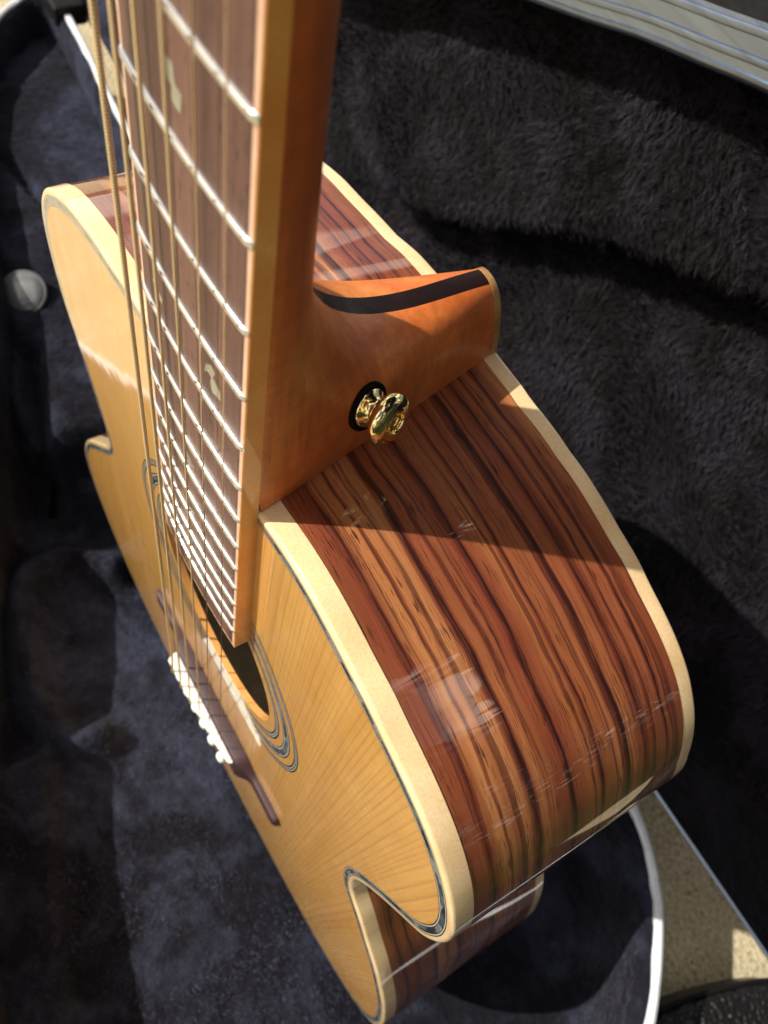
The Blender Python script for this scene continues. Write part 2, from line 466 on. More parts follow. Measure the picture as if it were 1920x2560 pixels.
# --- outline of the top (outer edge of the binding), treble side from the neck round the tail to the bass side
T_OUT = [(0, 0.2), (15, 0.2), (28.5, 1.0), (37, 3.0), (47, 4.6), (57, 4.8), (67, 3.6), (77, 1.6), (87, -0.2), (95, -2.8), (102, -4.8), (109.5, -7.4), (116, -10.4), (122, -14), (127.5, -18.5),
         (132.5, -23.5), (138, -31), (143.5, -42), (146.8, -54), (147.6, -66), (145.6, -82), (140.3, -95.5), (135, -108), (130, -121), (125.8, -134), (122.8, -149), (123.6, -163), (127.8, -176),
         (138.5, -189), (150, -205), (161.5, -220), (172.5, -239), (180.5, -255), (187.5, -275), (193.5, -297), (197, -322), (196.5, -348), (188, -375), (171, -399), (148, -418), (117, -433), (69, -447), (20, -453.5),
         (-30, -455.5), (-80, -451.5), (-120, -443), (-152, -429), (-176, -409), (-194, -386), (-205, -360), (-209, -334), (-204, -308), (-193.5, -284), (-180, -262), (-164, -241), (-147, -219), (-133, -200), (-127, -187),
         (-127, -176), (-131.5, -161), (-137, -145.5), (-144, -127), (-150.7, -111), (-154.5, -95), (-156, -78), (-155.5, -66), (-153, -54), (-148, -43), (-140, -32), (-127, -21.5), (-113, -13.5), (-99, -8.5), (-86, -5),
         (-74, -3.2), (-60, -0.8), (-47, 0.8), (-37, 1.6), (-28, 1.0), (-15, 0.2)]
NO = 420
OUT, ARC = catmull(T_OUT, NO, closed=True)

def back_pt(p):
    x, y = p
    ax_ = abs(x)
    f = min(1, max(0, (ax_ - 24) / 26)) * min(1, max(0, (y + 62) / 22))
    return (x, y - 5.0 * f)
OUTB = np.array([back_pt(p) for p in OUT])
def depth(y): return 94.3 + 0.030 * max(0.0, -y - 40)

def normals(P):
    t = np.roll(P, -2, 0) - np.roll(P, 2, 0)
    t /= np.linalg.norm(t, axis=1)[:, None]
    nn = np.stack([t[:, 1], -t[:, 0]], 1)       # candidate
    area = 0.5 * np.sum(P[:, 0] * np.roll(P[:, 1], -1) - np.roll(P[:, 0], -1) * P[:, 1])
    return nn if area > 0 else -nn              # outward
NRM = normals(OUT); NRMB = normals(OUTB)
def inset(P, N, d): return P - N * d

# --- sides
nv = 15
v_, uv_ = [], []
for i in range(NO + 1):
    k = i % NO
    a = OUT[k]; b = OUTB[k]; D = depth(OUT[k][1])
    for j in range(nv):
        t = j / (nv - 1)
        w = -7.1 - (D - 13.2) * t
        f = -w / D
        x = a[0] + (b[0] - a[0]) * f; y = a[1] + (b[1] - a[1]) * f
        v_.append(g(x, y, w)); uv_.append(((ARC[k] if i < NO else ARC[-1] + 3) / 1000, w / 1000))
mesh_obj('side', v_, grid_faces(NO + 1, nv), M['side'], GUI, uvs=uv_)

def ring_strip(name, P, N, prof, mat, parent, uvw=None):
    """sweep a profile of (inset, w) round the closed outline P"""
    vs, uvs = [], []
    for i in range(len(P) + 1):
        k = i % len(P)
        for (d, w) in prof:
            q = P[k] - N[k] * d
            vs.append(g(q[0], q[1], w(k) if callable(w) else w)); uvs.append((ARC[k] / 1000, d / 1000))
    return mesh_obj(name, vs, grid_faces(len(P) + 1, len(prof)), mat, parent, uvs=uvs, angle=60)

arc_ = [(1.4 - 1.4 * math.sin(a), -1.4 + 1.4 * math.cos(a)) for a in np.linspace(0, math.pi / 2, 6)]
ring_strip('binding', OUT, NRM, [(2.4, -0.6), (2.4, 0.0)] + arc_ + [(0.0, -7.1), (0.9, -7.4)], M['binding'], GUI)
Db = [depth(p[1]) for p in OUT]
bprof = [(0.9, lambda k: -Db[k] + 6.4), (0.0, lambda k: -Db[k] + 6.1)] + [((lambda a: 1.4 - 1.4 * math.cos(a))(a), (lambda a: (lambda k: -Db[k] + 1.4 - 1.4 * math.sin(a)))(a)) for a in np.linspace(0, math.pi / 2, 5)] + [(4.0, lambda k: -Db[k])]
bb = ring_strip('binding', OUTB, NRMB, bprof, M['binding'], GUI)

# --- purfling lines round the top: butted flat strips
def flat_ring(name, d0, d1, mat, w=0.02):
    return ring_strip(name, OUT, NRM, [(d0, w), (d1, w)], mat, GUI)
flat_ring('purfling_line', 2.4, 2.8, M['black'])
flat_ring('purfling_line', 2.8, 3.1, M['white'])
flat_ring('purfling_line', 3.1, 3.35, M['black'])
flat_ring('abalone_purfling', 3.35, 5.25, M['abalone'])
flat_ring('purfling_line', 5.25, 5.5, M['black'])
flat_ring('purfling_line', 5.5, 5.8, M['white'])
flat_ring('purfling_line', 5.8, 6.15, M['black'])

# --- soundboard with its round hole
HC, HR = -147.3, 50.0
inner = inset(OUT, NRM, 6.15)
hole = [(HR * math.cos(a), HC + HR * math.sin(a)) for a in np.linspace(0, 2 * math.pi, 128, endpoint=False)]
bm = bmesh.new()
off = parent_world(GUI)
e_all = []
for loop in (inner[::2], hole):
    vv = [bm.verts.new(g(p[0], p[1], 0.02) - off) for p in loop]
    for i in range(len(vv)): e_all.append(bm.edges.new((vv[i], vv[(i + 1) % len(vv)])))
bmesh.ops.triangle_fill(bm, use_beauty=True, use_dissolve=False, edges=e_all, normal=(0, -1, 0))
bmesh.ops.recalc_face_normals(bm, faces=bm.faces)
me = bpy.data.meshes.new('soundboard'); bm.to_mesh(me); bm.free(); me.materials.append(M['top'])
sb = bpy.data.objects.new('soundboard', me); COL.objects.link(sb); sb.parent = GUI

def annulus(name, r0, r1, w, mat, parent=GUI, w1=None, n=160):
    vs, uvs = [], []
    for i in range(n + 1):
        a = 2 * math.pi * i / n
        for r, ww in ((r0, w), (r1, w if w1 is None else w1)):
            vs.append(g(r * math.cos(a), HC + r * math.sin(a), ww)); uvs.append((a * r0 / 1000, r / 1000))
    return mesh_obj(name, vs, grid_faces(n + 1, 2), mat, parent, uvs=uvs)
annulus('soundhole_edge', HR, HR, 0.02, mat_maple('hole_edge_wood', (0.60, 0.25, 0.06), (0.72, 0.36, 0.11), 0.2, 0.3), w1=-3.2)
RW = 0.09
ROS = annulus('rosette', 62.3, 62.9, RW, M['black'])
for r0, r1, mt, nm in ((55.4, 56.3, 'black', 'rosette_line'), (56.3, 56.7, 'white', 'rosette_line'), (56.7, 57.3, 'black', 'rosette_line'), (57.3, 57.7, 'white', 'rosette_line'), (57.7, 58.7, 'black', 'rosette_line'),
                   (62.9, 63.3, 'white', 'rosette_line'), (63.3, 66.6, 'abalone', 'rosette_shell'), (66.6, 67.0, 'white', 'rosette_line'), (67.0, 67.7, 'black', 'rosette_line'),
                   (71.2, 72.1, 'black', 'rosette_line'), (72.1, 72.5, 'white', 'rosette_line'), (72.5, 73.2, 'black', 'rosette_line'), (73.2, 73.6, 'white', 'rosette_line'), (73.6, 74.4, 'black', 'rosette_line')):
    annulus(nm, r0, r1, RW, M[mt], ROS)

# --- back (inside and outside) and inner linings
def flat_fill(name, P, N, d, wfun, mat):
    q = inset(P, N, d)[::3]
    vs = [Vector((p[0], p[1], 0)) for p in q]
    tri = tessellate_polygon([vs])
    return mesh_obj(name, [g(p[0], p[1], wfun(p[1])) for p in q], [tuple(t) for t in tri], mat, GUI, smooth=False)
flat_fill('back', OUTB, NRMB, 3.9, lambda y: -depth(y) + 0.1, M['side'])
flat_fill('back_inside', OUTB, NRMB, 3.0, lambda y: -depth(y) + 3.0, M['inside'])
vs = []
for i in range(NO + 1):
    k = i % NO
    for w in (-3.2, -60, -depth(OUT[k][1]) + 3.0):
        f = -w / depth(OUT[k][1])
        q = (OUT[k] - NRM[k] * 3.0) * (1 - f) + (OUTB[k] - NRMB[k] * 3.0) * f; vs.append(g(q[0], q[1], w))
mesh_obj('side_inside', vs, grid_faces(NO + 1, 3), M['inside'], GUI)

# --- fingerboard
J = 359.3
def hw(Y): return 27.93 - 0.0161 * Y
def bt(Y): return 5.386 - 0.010 * Y          # height of the board edge
RAD = 330.0
def crown(x, Y): return (hw(Y) ** 2 - x * x) / (2 * RAD)
YE = -99.5
ys = list(np.linspace(YE, J, 60))
xs = np.linspace(-1, 1, 17)
BW = 1.5
vs = []
for Y in ys:
    for s in xs:
        x = s * (hw(Y) - BW); vs.append(g(x, Y, bt(Y) + crown(x, Y)))
    for s in (1, -1):
        vs.append(g(s * (hw(Y) - BW), Y, 0.05))
nr = len(xs) + 2
fc = []
for i in range(len(ys) - 1):
    for j in range(nr):
        a = i * nr + j; b = i * nr + (j + 1) % nr
        fc.append((a, b, b + nr, a + nr))
fc.append(tuple(range(nr))); fc.append(tuple((len(ys) - 1) * nr + j for j in range(nr)))
BOARD = mesh_obj('fingerboard', vs, fc, M['board'], GUI, angle=35)
for s in (1, -1):
    vs, fc, fm = [], [], []
    for Y in ys:
        x0, x1 = s * (hw(Y) - BW), s * hw(Y)
        x1b = s * (hw(Y) - 0.25)
        prof = [(x0, 0.04), (x0, bt(Y) + crown(x0, Y) + 0.01), (x1b, bt(Y) + crown(x1b, Y) - 0.02), (x1, bt(Y) - 0.30), (x1, 0.04)]
        vs += [g(x, Y, w) for x, w in prof]
    for i in range(len(ys) - 1):
        for j in range(5):
            a = i * 5 + j; b = i * 5 + (j + 1) % 5
            fc.append((a, b, b + 5, a + 5)); fm.append(0 if j in (1,) else 1)
    fc += [tuple(range(5)), tuple((len(ys) - 1) * 5 + j for j in range(5))]; fm += [1, 1]
    mesh_obj('edge_binding', vs, fc, [M['board_edge'], M['board_side']], BOARD, smooth=False, fmat=fm)
# pale end strip of the board
vs = []
for dy in (0.0, -1.4):
    for s in np.linspace(-1, 1, 17):
        x = s * hw(YE); 
        vs.append(g(x, YE + dy, bt(YE) + crown(x, YE) - 0.02))
    for s in np.linspace(1, -1, 17):
        vs.append(g(s * hw(YE), YE + dy, 0.04))
fc = [(i, (i + 1) % 34, 34 + (i + 1) % 34, 34 + i) for i in range(34)] + [tuple(range(34, 68)), tuple(range(34))]
mesh_obj('end_binding', vs, fc, [M['board_edge'], M['board_side']], BOARD, smooth=False, fmat=[0] * 17 + [1] * 17 + [1, 1])

# --- frets
def fret_y(n): return J - 648.0 * (1 - 2 ** (-n / 12))
prof = [(math.cos(a) * 0.84, math.sin(a)) for a in np.linspace(0, math.pi, 11)]
for n in range(1, 21):
    Y = fret_y(n)
    H = hw(Y) - 0.1
    vs = []
    stations = [-H, -H + 0.35, -H + 0.8, -H + 1.3] + list(np.linspace(-H + 3, H - 3, 15)) + [H - 1.3, H - 0.8, H - 0.35, H]
    for x in stations:
        e = H - abs(x)
        hh = 1.05 * min(1.0, 0.25 + e / 1.5) if e < 1.2 else 1.05
        wd = 1.2 * (0.8 if e < 0.1 else 1.0)
        for (c, s_) in prof:
            vs.append(g(x, Y + c * wd, bt(Y) + crown(x, Y) - 0.15 + s_ * hh))
    ns = len(prof)
    fc = grid_faces(len(stations), ns) + [tuple(range(ns)), tuple((len(stations) - 1) * ns + j for j in range(ns))]
    mesh_obj('fret', vs, fc, M['nickel'], GUI, angle=50)
    # dark slot ends in the binding
for n in range(8, 21):
    Y = fret_y(n); H = hw(Y)
    vs = [g(H + 0.02, Y - 0.28, bt(Y) - 0.1), g(H + 0.02, Y + 0.28, bt(Y) - 0.1), g(H + 0.02, Y + 0.28, bt(Y) - 0.9), g(H + 0.02, Y - 0.28, bt(Y) - 0.9)]

# --- inlays
def inlay(pts):
    vs = [g(x, y, bt(y) + crown(x, y) + 0.03) for x, y in pts]
    n_ = len(pts)
    vs += [g(x, y, bt(y) + crown(x, y) - 0.6) for x, y in pts]
    mesh_obj('inlay', vs, [tuple(range(n_)), tuple(range(n_, 2 * n_))] + [(i, (i + 1) % n_, n_ + (i + 1) % n_, n_ + i) for i in range(n_)], M['pearl'], BOARD, smooth=False)
inlay([(-3.5, 110.5), (-0.5, 110.8), (0.2, 107.6), (2.6, 107.2), (1.8, 103.4), (-1.4, 103.8), (-1.2, 106.6), (-3.2, 107)])
inlay([(9.6, 44.2), (10.2, 47.6), (12.6, 49.6), (14.4, 48.6), (13.4, 46.2), (16.8, 44.6), (17.2, 42.0), (13.2, 40.4), (12.2, 43.2), (12.6, 45.4), (11.2, 45.8)])
inlay([(-19.0, 44.6), (-17.0, 46.2), (-15.8, 44.8), (-13.0, 43.6), (-13.4, 41.6), (-15.6, 42.2), (-16.6, 43.6)])
inlay([(-3.0, -7.6), (-1.4, -8.6), (2.2, -10.6), (-0.2, -12.6), (-2.4, -15.4), (-2.6, -11.5)])
inlay([(-3.6, -43.5), (-1.6, -40.6), (1.8, -39.0), (1.2, -41.4), (-1.4, -43.6)])

# --- neck and heel as one continuous surface, with the dark centre strip
# R: ridge (Y, w) on the centre line ; E: matching edge (hw/h, Y, w)
RE = [((J, -16.0), (J, 0)), ((250, -16.2), (250, 0)), ((180, -16.5), (180, 0)), ((140, -16.8), (140, 0)), ((116, -17.1), (116, 0)), ((97, -17.7), (96, 0)), ((82, -18.4), (79, 0)), ((70, -19.4), (64, 0)), ((61, -21.0), (51, 0)),
      ((54, -23.2), (40, 0)), ((48.5, -26.0), (30, 0)), ((44, -29.0), (21, 0)), ((40.5, -32.4), (13, 0)), ((37.5, -36.5), (6, 0)), ((35, -41), (0, -1.5)), ((32.8, -46.5), (0, -9)), ((31, -53), (0, -20)),
      ((29.8, -60), (0, -34)), ((29.2, -67), (0, -49)), ((28.9, -74), (0, -65)), ((28.7, -80), (0, -79)), ((28.5, -85.4), (0, -91.3))]
def fine(seq, k=4):
    P, _ = catmull([(a[0], a[1], b[0], b[1]) for a, b in seq], len(seq) * k)
    return P
RF = fine(RE, 4)
def joint_h(w): return 28.5 + 0.205 * w
NX = 22
def section(row):
    Yr, wr, Ye, we = row
    Ye = max(Ye, 0.0) if Yr < 60 else Ye
    hx = hw(Ye) - 0.02 if we > -0.8 else joint_h(we) - 0.3
    pts = []
    ks = [hx * math.cos(a) for a in np.linspace(0, math.acos(3.0 / hx), NX)] + [1.5, 0.0]
    pw = 2.0 + 0.6 * min(1.0, max(0.0, (-wr - 20) / 14))
    for x in ks:
        s = max(0.0, 1 - (x / hx) ** pw) ** 0.5
        pts.append((x, Ye + (Yr - Ye) * s, we + (wr - we) * s))
    return pts
secs = [section(r) for r in RF]
wood_v = []
for sct in secs:
    row = sct[:NX]
    wood_v.append(row)
for s in (1, -1):
    vs = [g(s * p[0], p[1], p[2]) for row in wood_v for p in row]
    o = mesh_obj('neck' , vs, grid_faces(len(wood_v), NX), M['neck'], GUI)
vs = []
for sct in secs:
    st = sct[NX - 1:]
    full = [(p[0], p[1], p[2]) for p in st] + [(-p[0], p[1], p[2]) for p in st[:-1][::-1]]
    vs += [g(*p) for p in full]
mesh_obj('laminate_strip', vs, grid_faces(len(secs), 5), M['ebony'], GUI)
# heel cap
last = secs[-1]
ringp = [(p[0], p[1], p[2]) for p in last] + [(-p[0], p[1], p[2]) for p in last[:-1][::-1]]
vs = []
layers = [(0.05, 1.0), (0.06, 1.004), (2.0, 1.004), (2.6, 0.985), (2.8, 0.95)]
for dz, scx in layers:
    for x, y, w in ringp: vs.append(g(x * scx, y * scx if y > 0.01 else y, w - dz))
nn_ = len(ringp)
fc = grid_faces(len(layers), nn_) + [tuple(range((len(layers) - 1) * nn_, len(layers) * nn_)), tuple(range(nn_))]
for k in range(len(layers) - 1): fc.append((k * nn_, k * nn_ + nn_ - 1, (k + 1) * nn_ + nn_ - 1, (k + 1) * nn_))
mesh_obj('heel_cap', vs, fc, M['cap'], GUI, angle=50)
# nut and head
def box_g(name, x0, x1, y0, y1, w0, w1, mat, parent=GUI, bevel=0.0):
    vs = [g(x, y, w) for x in (x0, x1) for y in (y0, y1) for w in (w0, w1)]
    fc = [(0, 1, 3, 2), (4, 6, 7, 5), (0, 4, 5, 1), (2, 3, 7, 6), (0, 2, 6, 4), (1, 5, 7, 3)]
    o = mesh_obj(name, vs, fc, mat, parent, smooth=False)
    if bevel:
        b = o.modifiers.new('b', 'BEVEL'); b.width = bevel / 1000; b.segments = 2
    return o
box_g('nut', -22, 22, J, J + 5, -1, 7.0, M['bone'], bevel=0.6)
vs = []
hd = [(22, J + 5), (30, J + 40), (36, J + 70), (34, J + 190), (-34, J + 190), (-36, J + 70), (-30, J + 40), (-22, J + 5)]
for dw in (0.0, -15.0):
    vs += [g(x, y, 1.0 + dw - 0.20 * (y - J)) for x, y in hd]
mesh_obj('headstock', vs, [tuple(range(8)), tuple(range(8, 16))] + [(i, (i + 1) % 8, 8 + (i + 1) % 8, 8 + i) for i in range(8)], M['neck'], GUI, smooth=False)

# --- bridge, saddle, pins
YB = -291.0
def bridge_sec(x):
    a = abs(x)
    t = min(1, max(0, (a - 38) / 14)); t = t * t * (3 - 2 * t)
    h = 8.2 + (3.6 - 8.2) * t
    yf = -281.5 + (-287 + 281.5) * t
    yb = -317 + (-302 + 317) * t
    e = min(1, max(0, (79.5 - a) / 3.0)); 
    sh = (1 - e) ** 2 * 4.0
    return yf - sh, yb + sh, h * (0.55 + 0.45 * e)
vs = []; bx = list(np.linspace(-79.5, -76, 5)) + list(np.linspace(-74, 74, 60)) + list(np.linspace(76, 79.5, 5))
for x in bx:
    yf, yb, h = bridge_sec(x)
    rr = min(1.4, h * .3)
    for (y, w) in ((yf, 0.03), (yf, h - rr), (yf - rr * .35, h - rr * .3), (yf - rr, h), (yb + rr, h), (yb + rr * .35, h - rr * .3), (yb, h - rr), (yb, 0.03)):
        vs.append(g(x, y, w))
fc = grid_faces(len(bx), 8, close_v=True) + [tuple(range(8)), tuple((len(bx) - 1) * 8 + j for j in range(8))]
BRG = mesh_obj('bridge', vs, fc, M['bridge'], GUI, angle=40)
vs = []
def sad_h(x): return 12.6 - 0.055 * x + 1.1 * (1 - (x / 37) ** 2)
sx = [-37, -36.4, -35] + list(np.linspace(-33, 33, 23)) + [35, 36.4, 37]
for x in sx:
    e = min(1, (37 - abs(x)) / 2.0)
    top_ = 8.0 + (sad_h(x) - 8.0) * (0.45 + 0.55 * math.sqrt(max(0, e)))
    y0, y1 = YB + 1.6, YB - 1.6
    for (y, w) in ((y0, 7.6), (y0, top_ - 0.7), (y0 - 0.6, top_ - 0.12), (YB, top_), (y1 + 0.6, top_ - 0.12), (y1, top_ - 0.7), (y1, 7.6)):
        vs.append(g(x, y, w))
fc = grid_faces(len(sx), 7, close_v=True) + [tuple(range(7)), tuple((len(sx) - 1) * 7 + j for j in range(7))]
mesh_obj('saddle', vs, fc, M['bone'], BRG, angle=40)

def lathe(prof, c, axis, name, mat, parent, n=32, angle=40, close=True):
    """prof: (radius, height) mm along axis (guitar vec) from point c (guitar mm)"""
    A = Vector(gd(*axis)).normalized()
    up = Vector((0, 0, 1)) if abs(A.z) < 0.9 else Vector((1, 0, 0))
    U = A.cross(up).normalized(); V = A.cross(U)
    C0 = g(*c)
    vs = []
    for r, h in prof:
        for k in range(n):
            a = 2 * math.pi * k / n
            vs.append(C0 + A * (h / 1000) + (U * math.cos(a) + V * math.sin(a)) * (r / 1000))
    fc = grid_faces(len(prof), n, close_v=True)
    if close: fc += [tuple(range(n)), tuple((len(prof) - 1) * n + j for j in range(n))]
    return mesh_obj(name, vs, fc, mat, parent, angle=angle)
SX = [(-19.22, -27.8, 6.49, 14.43), (-11.59, -17.19, 6.35, 14.6), (-4.01, -6.14, 6.24, 13.95), (3.64, 4.87, 5.86, 13.29), (11.41, 15.93, 5.3, 12.4), (19.09, 27.48, 5.0, 11.2)]
for k, s in enumerate(SX):
    ball = [(2.4, 0), (2.4, 1.0), (2.9, 1.4), (3.5, 2.4), (3.7, 3.5), (3.3, 4.8), (2.2, 5.8), (0.8, 6.2)]
    lathe(ball, (s[1] + 0.9, -305.5, 7.6), (0, -0.05, 1), 'bridge_pin', M['bone'], BRG, n=20)

# --- strings: nut to saddle, then down behind the saddle to the pin
def tube(name, pts, r, mat, parent, n=10):
    vs = []
    P = [Vector(p) for p in pts]
    for i, p in enumerate(P):
        t = (P[min(i + 1, len(P) - 1)] - P[max(i - 1, 0)]).normalized()
        up = Vector((0, 1, 0)) if abs(t.y) < 0.8 else Vector((1, 0, 0))
        a = t.cross(up).normalized(); b = t.cross(a)
        for k in range(n):
            th = 2 * math.pi * k / n
            vs.append(p + (a * math.cos(th) + b * math.sin(th)) * r / 1000)
    fc = grid_faces(len(P), n, close_v=True) + [tuple(range(n)), tuple((len(P) - 1) * n + j for j in range(n))]
    return mesh_obj(name, vs, fc, mat, parent, angle=80)
SR = [0.68, 0.54, 0.42, 0.32, 0.215, 0.165]
for k, (x0, x1, w0, w1) in enumerate(SX):
    pts = [g(x0 + (x1 - x0) * t, J + (YB - J) * t, w0 + (w1 - w0) * t) for t in np.linspace(0, 1, 26)]
    wend = sad_h(x1) + SR[k]
    pts[-1] = g(x1, YB, max(wend, w1 - 0.3))
    pts += [g(x1 + 0.2, YB - 2.5, wend - 0.6), g(x1 + 0.6, YB - 8, 9.4), g(x1 + 0.8, YB - 11.5, 7.5)]
    tube('string', pts, SR[k], M['wound'][k] if k < 4 else M['plainstr'], GUI)

# --- strap button on the treble cheek of the heel
BTN_P = (21.0, 21.0, -34.5)
BTN_A = (0.915, 0.30, -0.27)
SB = lathe([(7.1, -1.5), (7.1, 0.6), (6.7, 1.0), (3.0, 1.05)], BTN_P, BTN_A, 'felt_washer', M['felt'], GUI, n=40)
lathe([(r_, 1.0 + (h_ - 1.1) * 0.80) for r_, h_ in [(5.6, 1.1), (5.6, 1.5), (5.3, 1.9), (4.3, 2.6), (3.7, 3.6), (3.5, 4.6), (3.8, 5.6), (5.0, 6.4), (6.3, 7.0), (7.1, 8.0), (7.45, 9.3), (7.3, 10.6), (6.6, 11.7), (5.4, 12.4), (4.3, 12.6), (3.7, 12.7), (3.4, 12.9), (3.1, 12.8), (2.9, 12.3), (2.8, 10.4), (0.4, 10.2)]],
      BTN_P, BTN_A, 'strap_button', M['gold'], GUI, n=56, angle=60)
lathe([(r_, 1.0 + (h_ - 1.1) * 0.80) for r_, h_ in [(2.7, 10.2), (2.6, 10.9), (2.1, 11.35), (1.2, 11.6), (0.2, 11.65)]], BTN_P, BTN_A, 'button_screw', M['gold'], GUI, n=28, angle=60)

# ================================================================== GROUND
gs = []
N_ = 40
for i in range(N_ + 1):
    for j in range(N_ + 1):
        u = (i / N_ * 2 - 1); v = (j / N_ * 2 - 1)
        gs.append(Vector((math.copysign(abs(u) ** 3, u) * 60, math.copysign(abs(v) ** 3, v) * 60, 0)))
gr = mesh_obj('concrete_ground', gs, grid_faces(N_ + 1, N_ + 1), M['concrete'])
tag(gr, 'rough tan concrete ground beside the open case', kind='structure')

# ================================================================== GUITAR CASE
CASE = empty('guitar_case', g(-200, -475, 0))
tag(CASE, 'open black guitar case lined with dark plush, metal rimmed lid standing behind the guitar', 'guitar case')
RIM = [(-786, -165), (-760, -126), (-724, -92), (-680, -62), (-600, -34), (-500, -10), (-420, 8), (-340, 38), (-290, 60), (-240, 84), (-160, 122), (-60, 165), (30, 192), (110, 205), (200, 190), (280, 140), (325, 60), (340, -20), (331, -90),
       (298, -152), (257, -196), (236, -211), (190, -229), (120, -233), (20, -228), (-80, -212), (-180, -196), (-300, -188), (-450, -184), (-577, -181), (-663, -187), (-716, -191), (-758, -192), (-780, -184)]
RO, RARC = catmull(RIM, 300, closed=True)
RN = normals(RO)
YR, YF = -365.0, -457.0
def sweep(name, prof, mat, parent, P=RO, N=RN, angle=50):
    vs = []
    for i in range(len(P)):
        for d, y in prof:
            q = P[i] - N[i] * d; vs.append(g(q[0], y, q[1]))
    return mesh_obj(name, vs, grid_faces(len(P), len(prof), close_u=True), mat, parent, angle=angle)
SHELL = sweep('shell', [(0.5, YR - 6), (-1.5, YR - 8), (-2.5, YR - 30), (-2.5, -468), (4, -474.5), (60, -474.6)], M['vinyl'], CASE)
jag = [0.8 * math.sin(i * 0.9) * math.sin(i * 0.23) + random.uniform(-.35, .35) for i in range(300)]
vs = []
rp = [(5.2, YR - 9), (5.2, YR - 1.6), (4.4, YR - 0.4), (3.0, YR), (2.4, YR - 1.0), (1.6, YR - 1.0), (1.0, YR), (-0.8, YR - 0.4), (-1.8, YR - 1.6), (-2.0, YR - 9)]
for i in range(300):
    for k, (d, y) in enumerate(rp):
        dd = d + (jag[i] if k < 3 else 0)
        q = RO[i] - RN[i] * dd; vs.append(g(q[0], y, q[1]))
RIMO = mesh_obj('rim', vs, grid_faces(300, len(rp), close_u=True), M['bluewhite'], CASE, angle=40)
LIN = sweep('wall_lining', [(4.5, YR - 2.5), (8, YR - 4), (13, YR - 14), (15, YR - 50), (17, YF + 14), (26, YF + 3), (40, YF)], M['plush'], CASE)
# plush floor with its padded steps
from mathutils import noise as mn
def in_poly(x, y, P):
    c = False
    n = len(P)
    j = n - 1
    for i in range(n):
        if ((P[i][1] > y) != (P[j][1] > y)) and (x < (P[j][0] - P[i][0]) * (y - P[i][1]) / (P[j][1] - P[i][1]) + P[i][0]): c = not c
        j = i
    return c
def sm(a, b, t):
    t = min(1, max(0, (t - a) / (b - a))); return t * t * (3 - 2 * t)
RLO = [tuple(RO[i] - RN[i] * 12) for i in range(0, 300, 3)]
# crescent pad seen at the lower left
PAD = [(-175, 8), (-200, 40), (-195, 72), (-150, 92), (-95, 98), (-60, 90), (-52, 72)]
PADC, _ = catmull(PAD, 60)
LED = [(-62, 60), (-64, 108), (-20, 116), (40, 128), (110, 150), (140, 158)]
LEDC, _ = catmull(LED, 60)
CREC, _ = catmull([(-372, -6), (-322, 9), (-290, 18), (-255, 28)], 40)
CRE2, _ = catmull([(-640, -60), (-560, -75), (-480, -84), (-400, -70), (-340, -76), (-286, -60)], 60)
def seg_d(x, w, C):
    d = np.hypot(C[:, 0] - x, C[:, 1] - w); return d.min()
def floor_h(x, w):
    h = 0
    # raised neck bed beyond the body, with its accessory box
    t = sm(-262, -292, x + 0.25 * w)
    inbox = sm(24 - 0.0 * x, 16, w - (-0.28 * (x + 250)) * 0.35 - 0)
    h += 56 * t * inbox + 14 * t * (1 - inbox)
    h += 26 * math.exp(-(seg_d(x, w, PADC) / 13) ** 2)
    h -= 30 * math.exp(-(seg_d(x, w, CREC) / 8) ** 2)
    h -= 12 * math.exp(-(seg_d(x, w, CRE2) / 5) ** 2)
    h += 20 * sm(0, 14, (w - 96 - 0.33 * (x + 60))) * sm(-66, -58, x)
    p = Vector((x / 45, w / 45, 3.1))
    h += 3.2 * mn.noise(p) + 1.4 * mn.noise(p * 3.1)
    return h
st = 4.0
gx = np.arange(-765, 345, st); gw = np.arange(-232, 210, st)
idx = {}; vs = []; fc = []
keep = {}
for i, x in enumerate(gx):
    for j, w in enumerate(gw):
        if in_poly(x, w, RLO):
            idx[(i, j)] = len(vs); vs.append(g(x, YF + 0.5 + floor_h(x, w), w))
for (i, j), a in idx.items():
    if (i + 1, j) in idx and (i, j + 1) in idx and (i + 1, j + 1) in idx:
        fc.append((a, idx[(i + 1, j)], idx[(i + 1, j + 1)], idx[(i, j + 1)]))
FLO = mesh_obj('floor_lining', vs, fc, M['plush'], CASE)
# snap button on the accessory box
sn = (-430, YF + 0.5 + floor_h(-430, -23) + 2.5, -23)
lathe([(19.5, -6), (20.5, 0.5), (20.5, 1.6), (19.2, 2.2), (18.6, 1.8), (17.5, 3.0), (13, 4.8), (7, 5.8), (0.5, 6.1)], sn, (0.30, 1, 0.30), 'snap_button', M['snap'], CASE, n=40)

# --- lid: a shallow tray standing up on the hinge side
LA = R_(10)
LO = np.array([0, -367.3, -248.1]); LT = np.array([0, math.cos(LA), -math.sin(LA)]); LN = np.array([0, -math.sin(LA), -math.cos(LA)])
def lp(x, h, q):
    P = LO + LT * h + LN * q
    return g(x, P[1], P[2])
LOUT = [(x_, h_ - (18 if h_ > 50 else 0)) for x_, h_ in [(-905, 4), (-910, 60), (-890, 130), (-760, 152), (-600, 176), (-480, 212), (-400, 246), (-330, 284), (-280, 307), (-228, 328), (-183, 343), (-143, 357), (-105, 368), (-67, 379), (0, 392), (90, 402), (180, 390), (260, 345), (315, 265), (338, 170), (338, 60), (334, 4)]]
LC, _ = catmull(LOUT, 200)
def lnorm(P):
    t = np.gradient(P, axis=0); t /= np.linalg.norm(t, axis=1)[:, None]
    return np.stack([-t[:, 1], t[:, 0]], 1)
LNR = lnorm(LC)          # outward (left of travel)
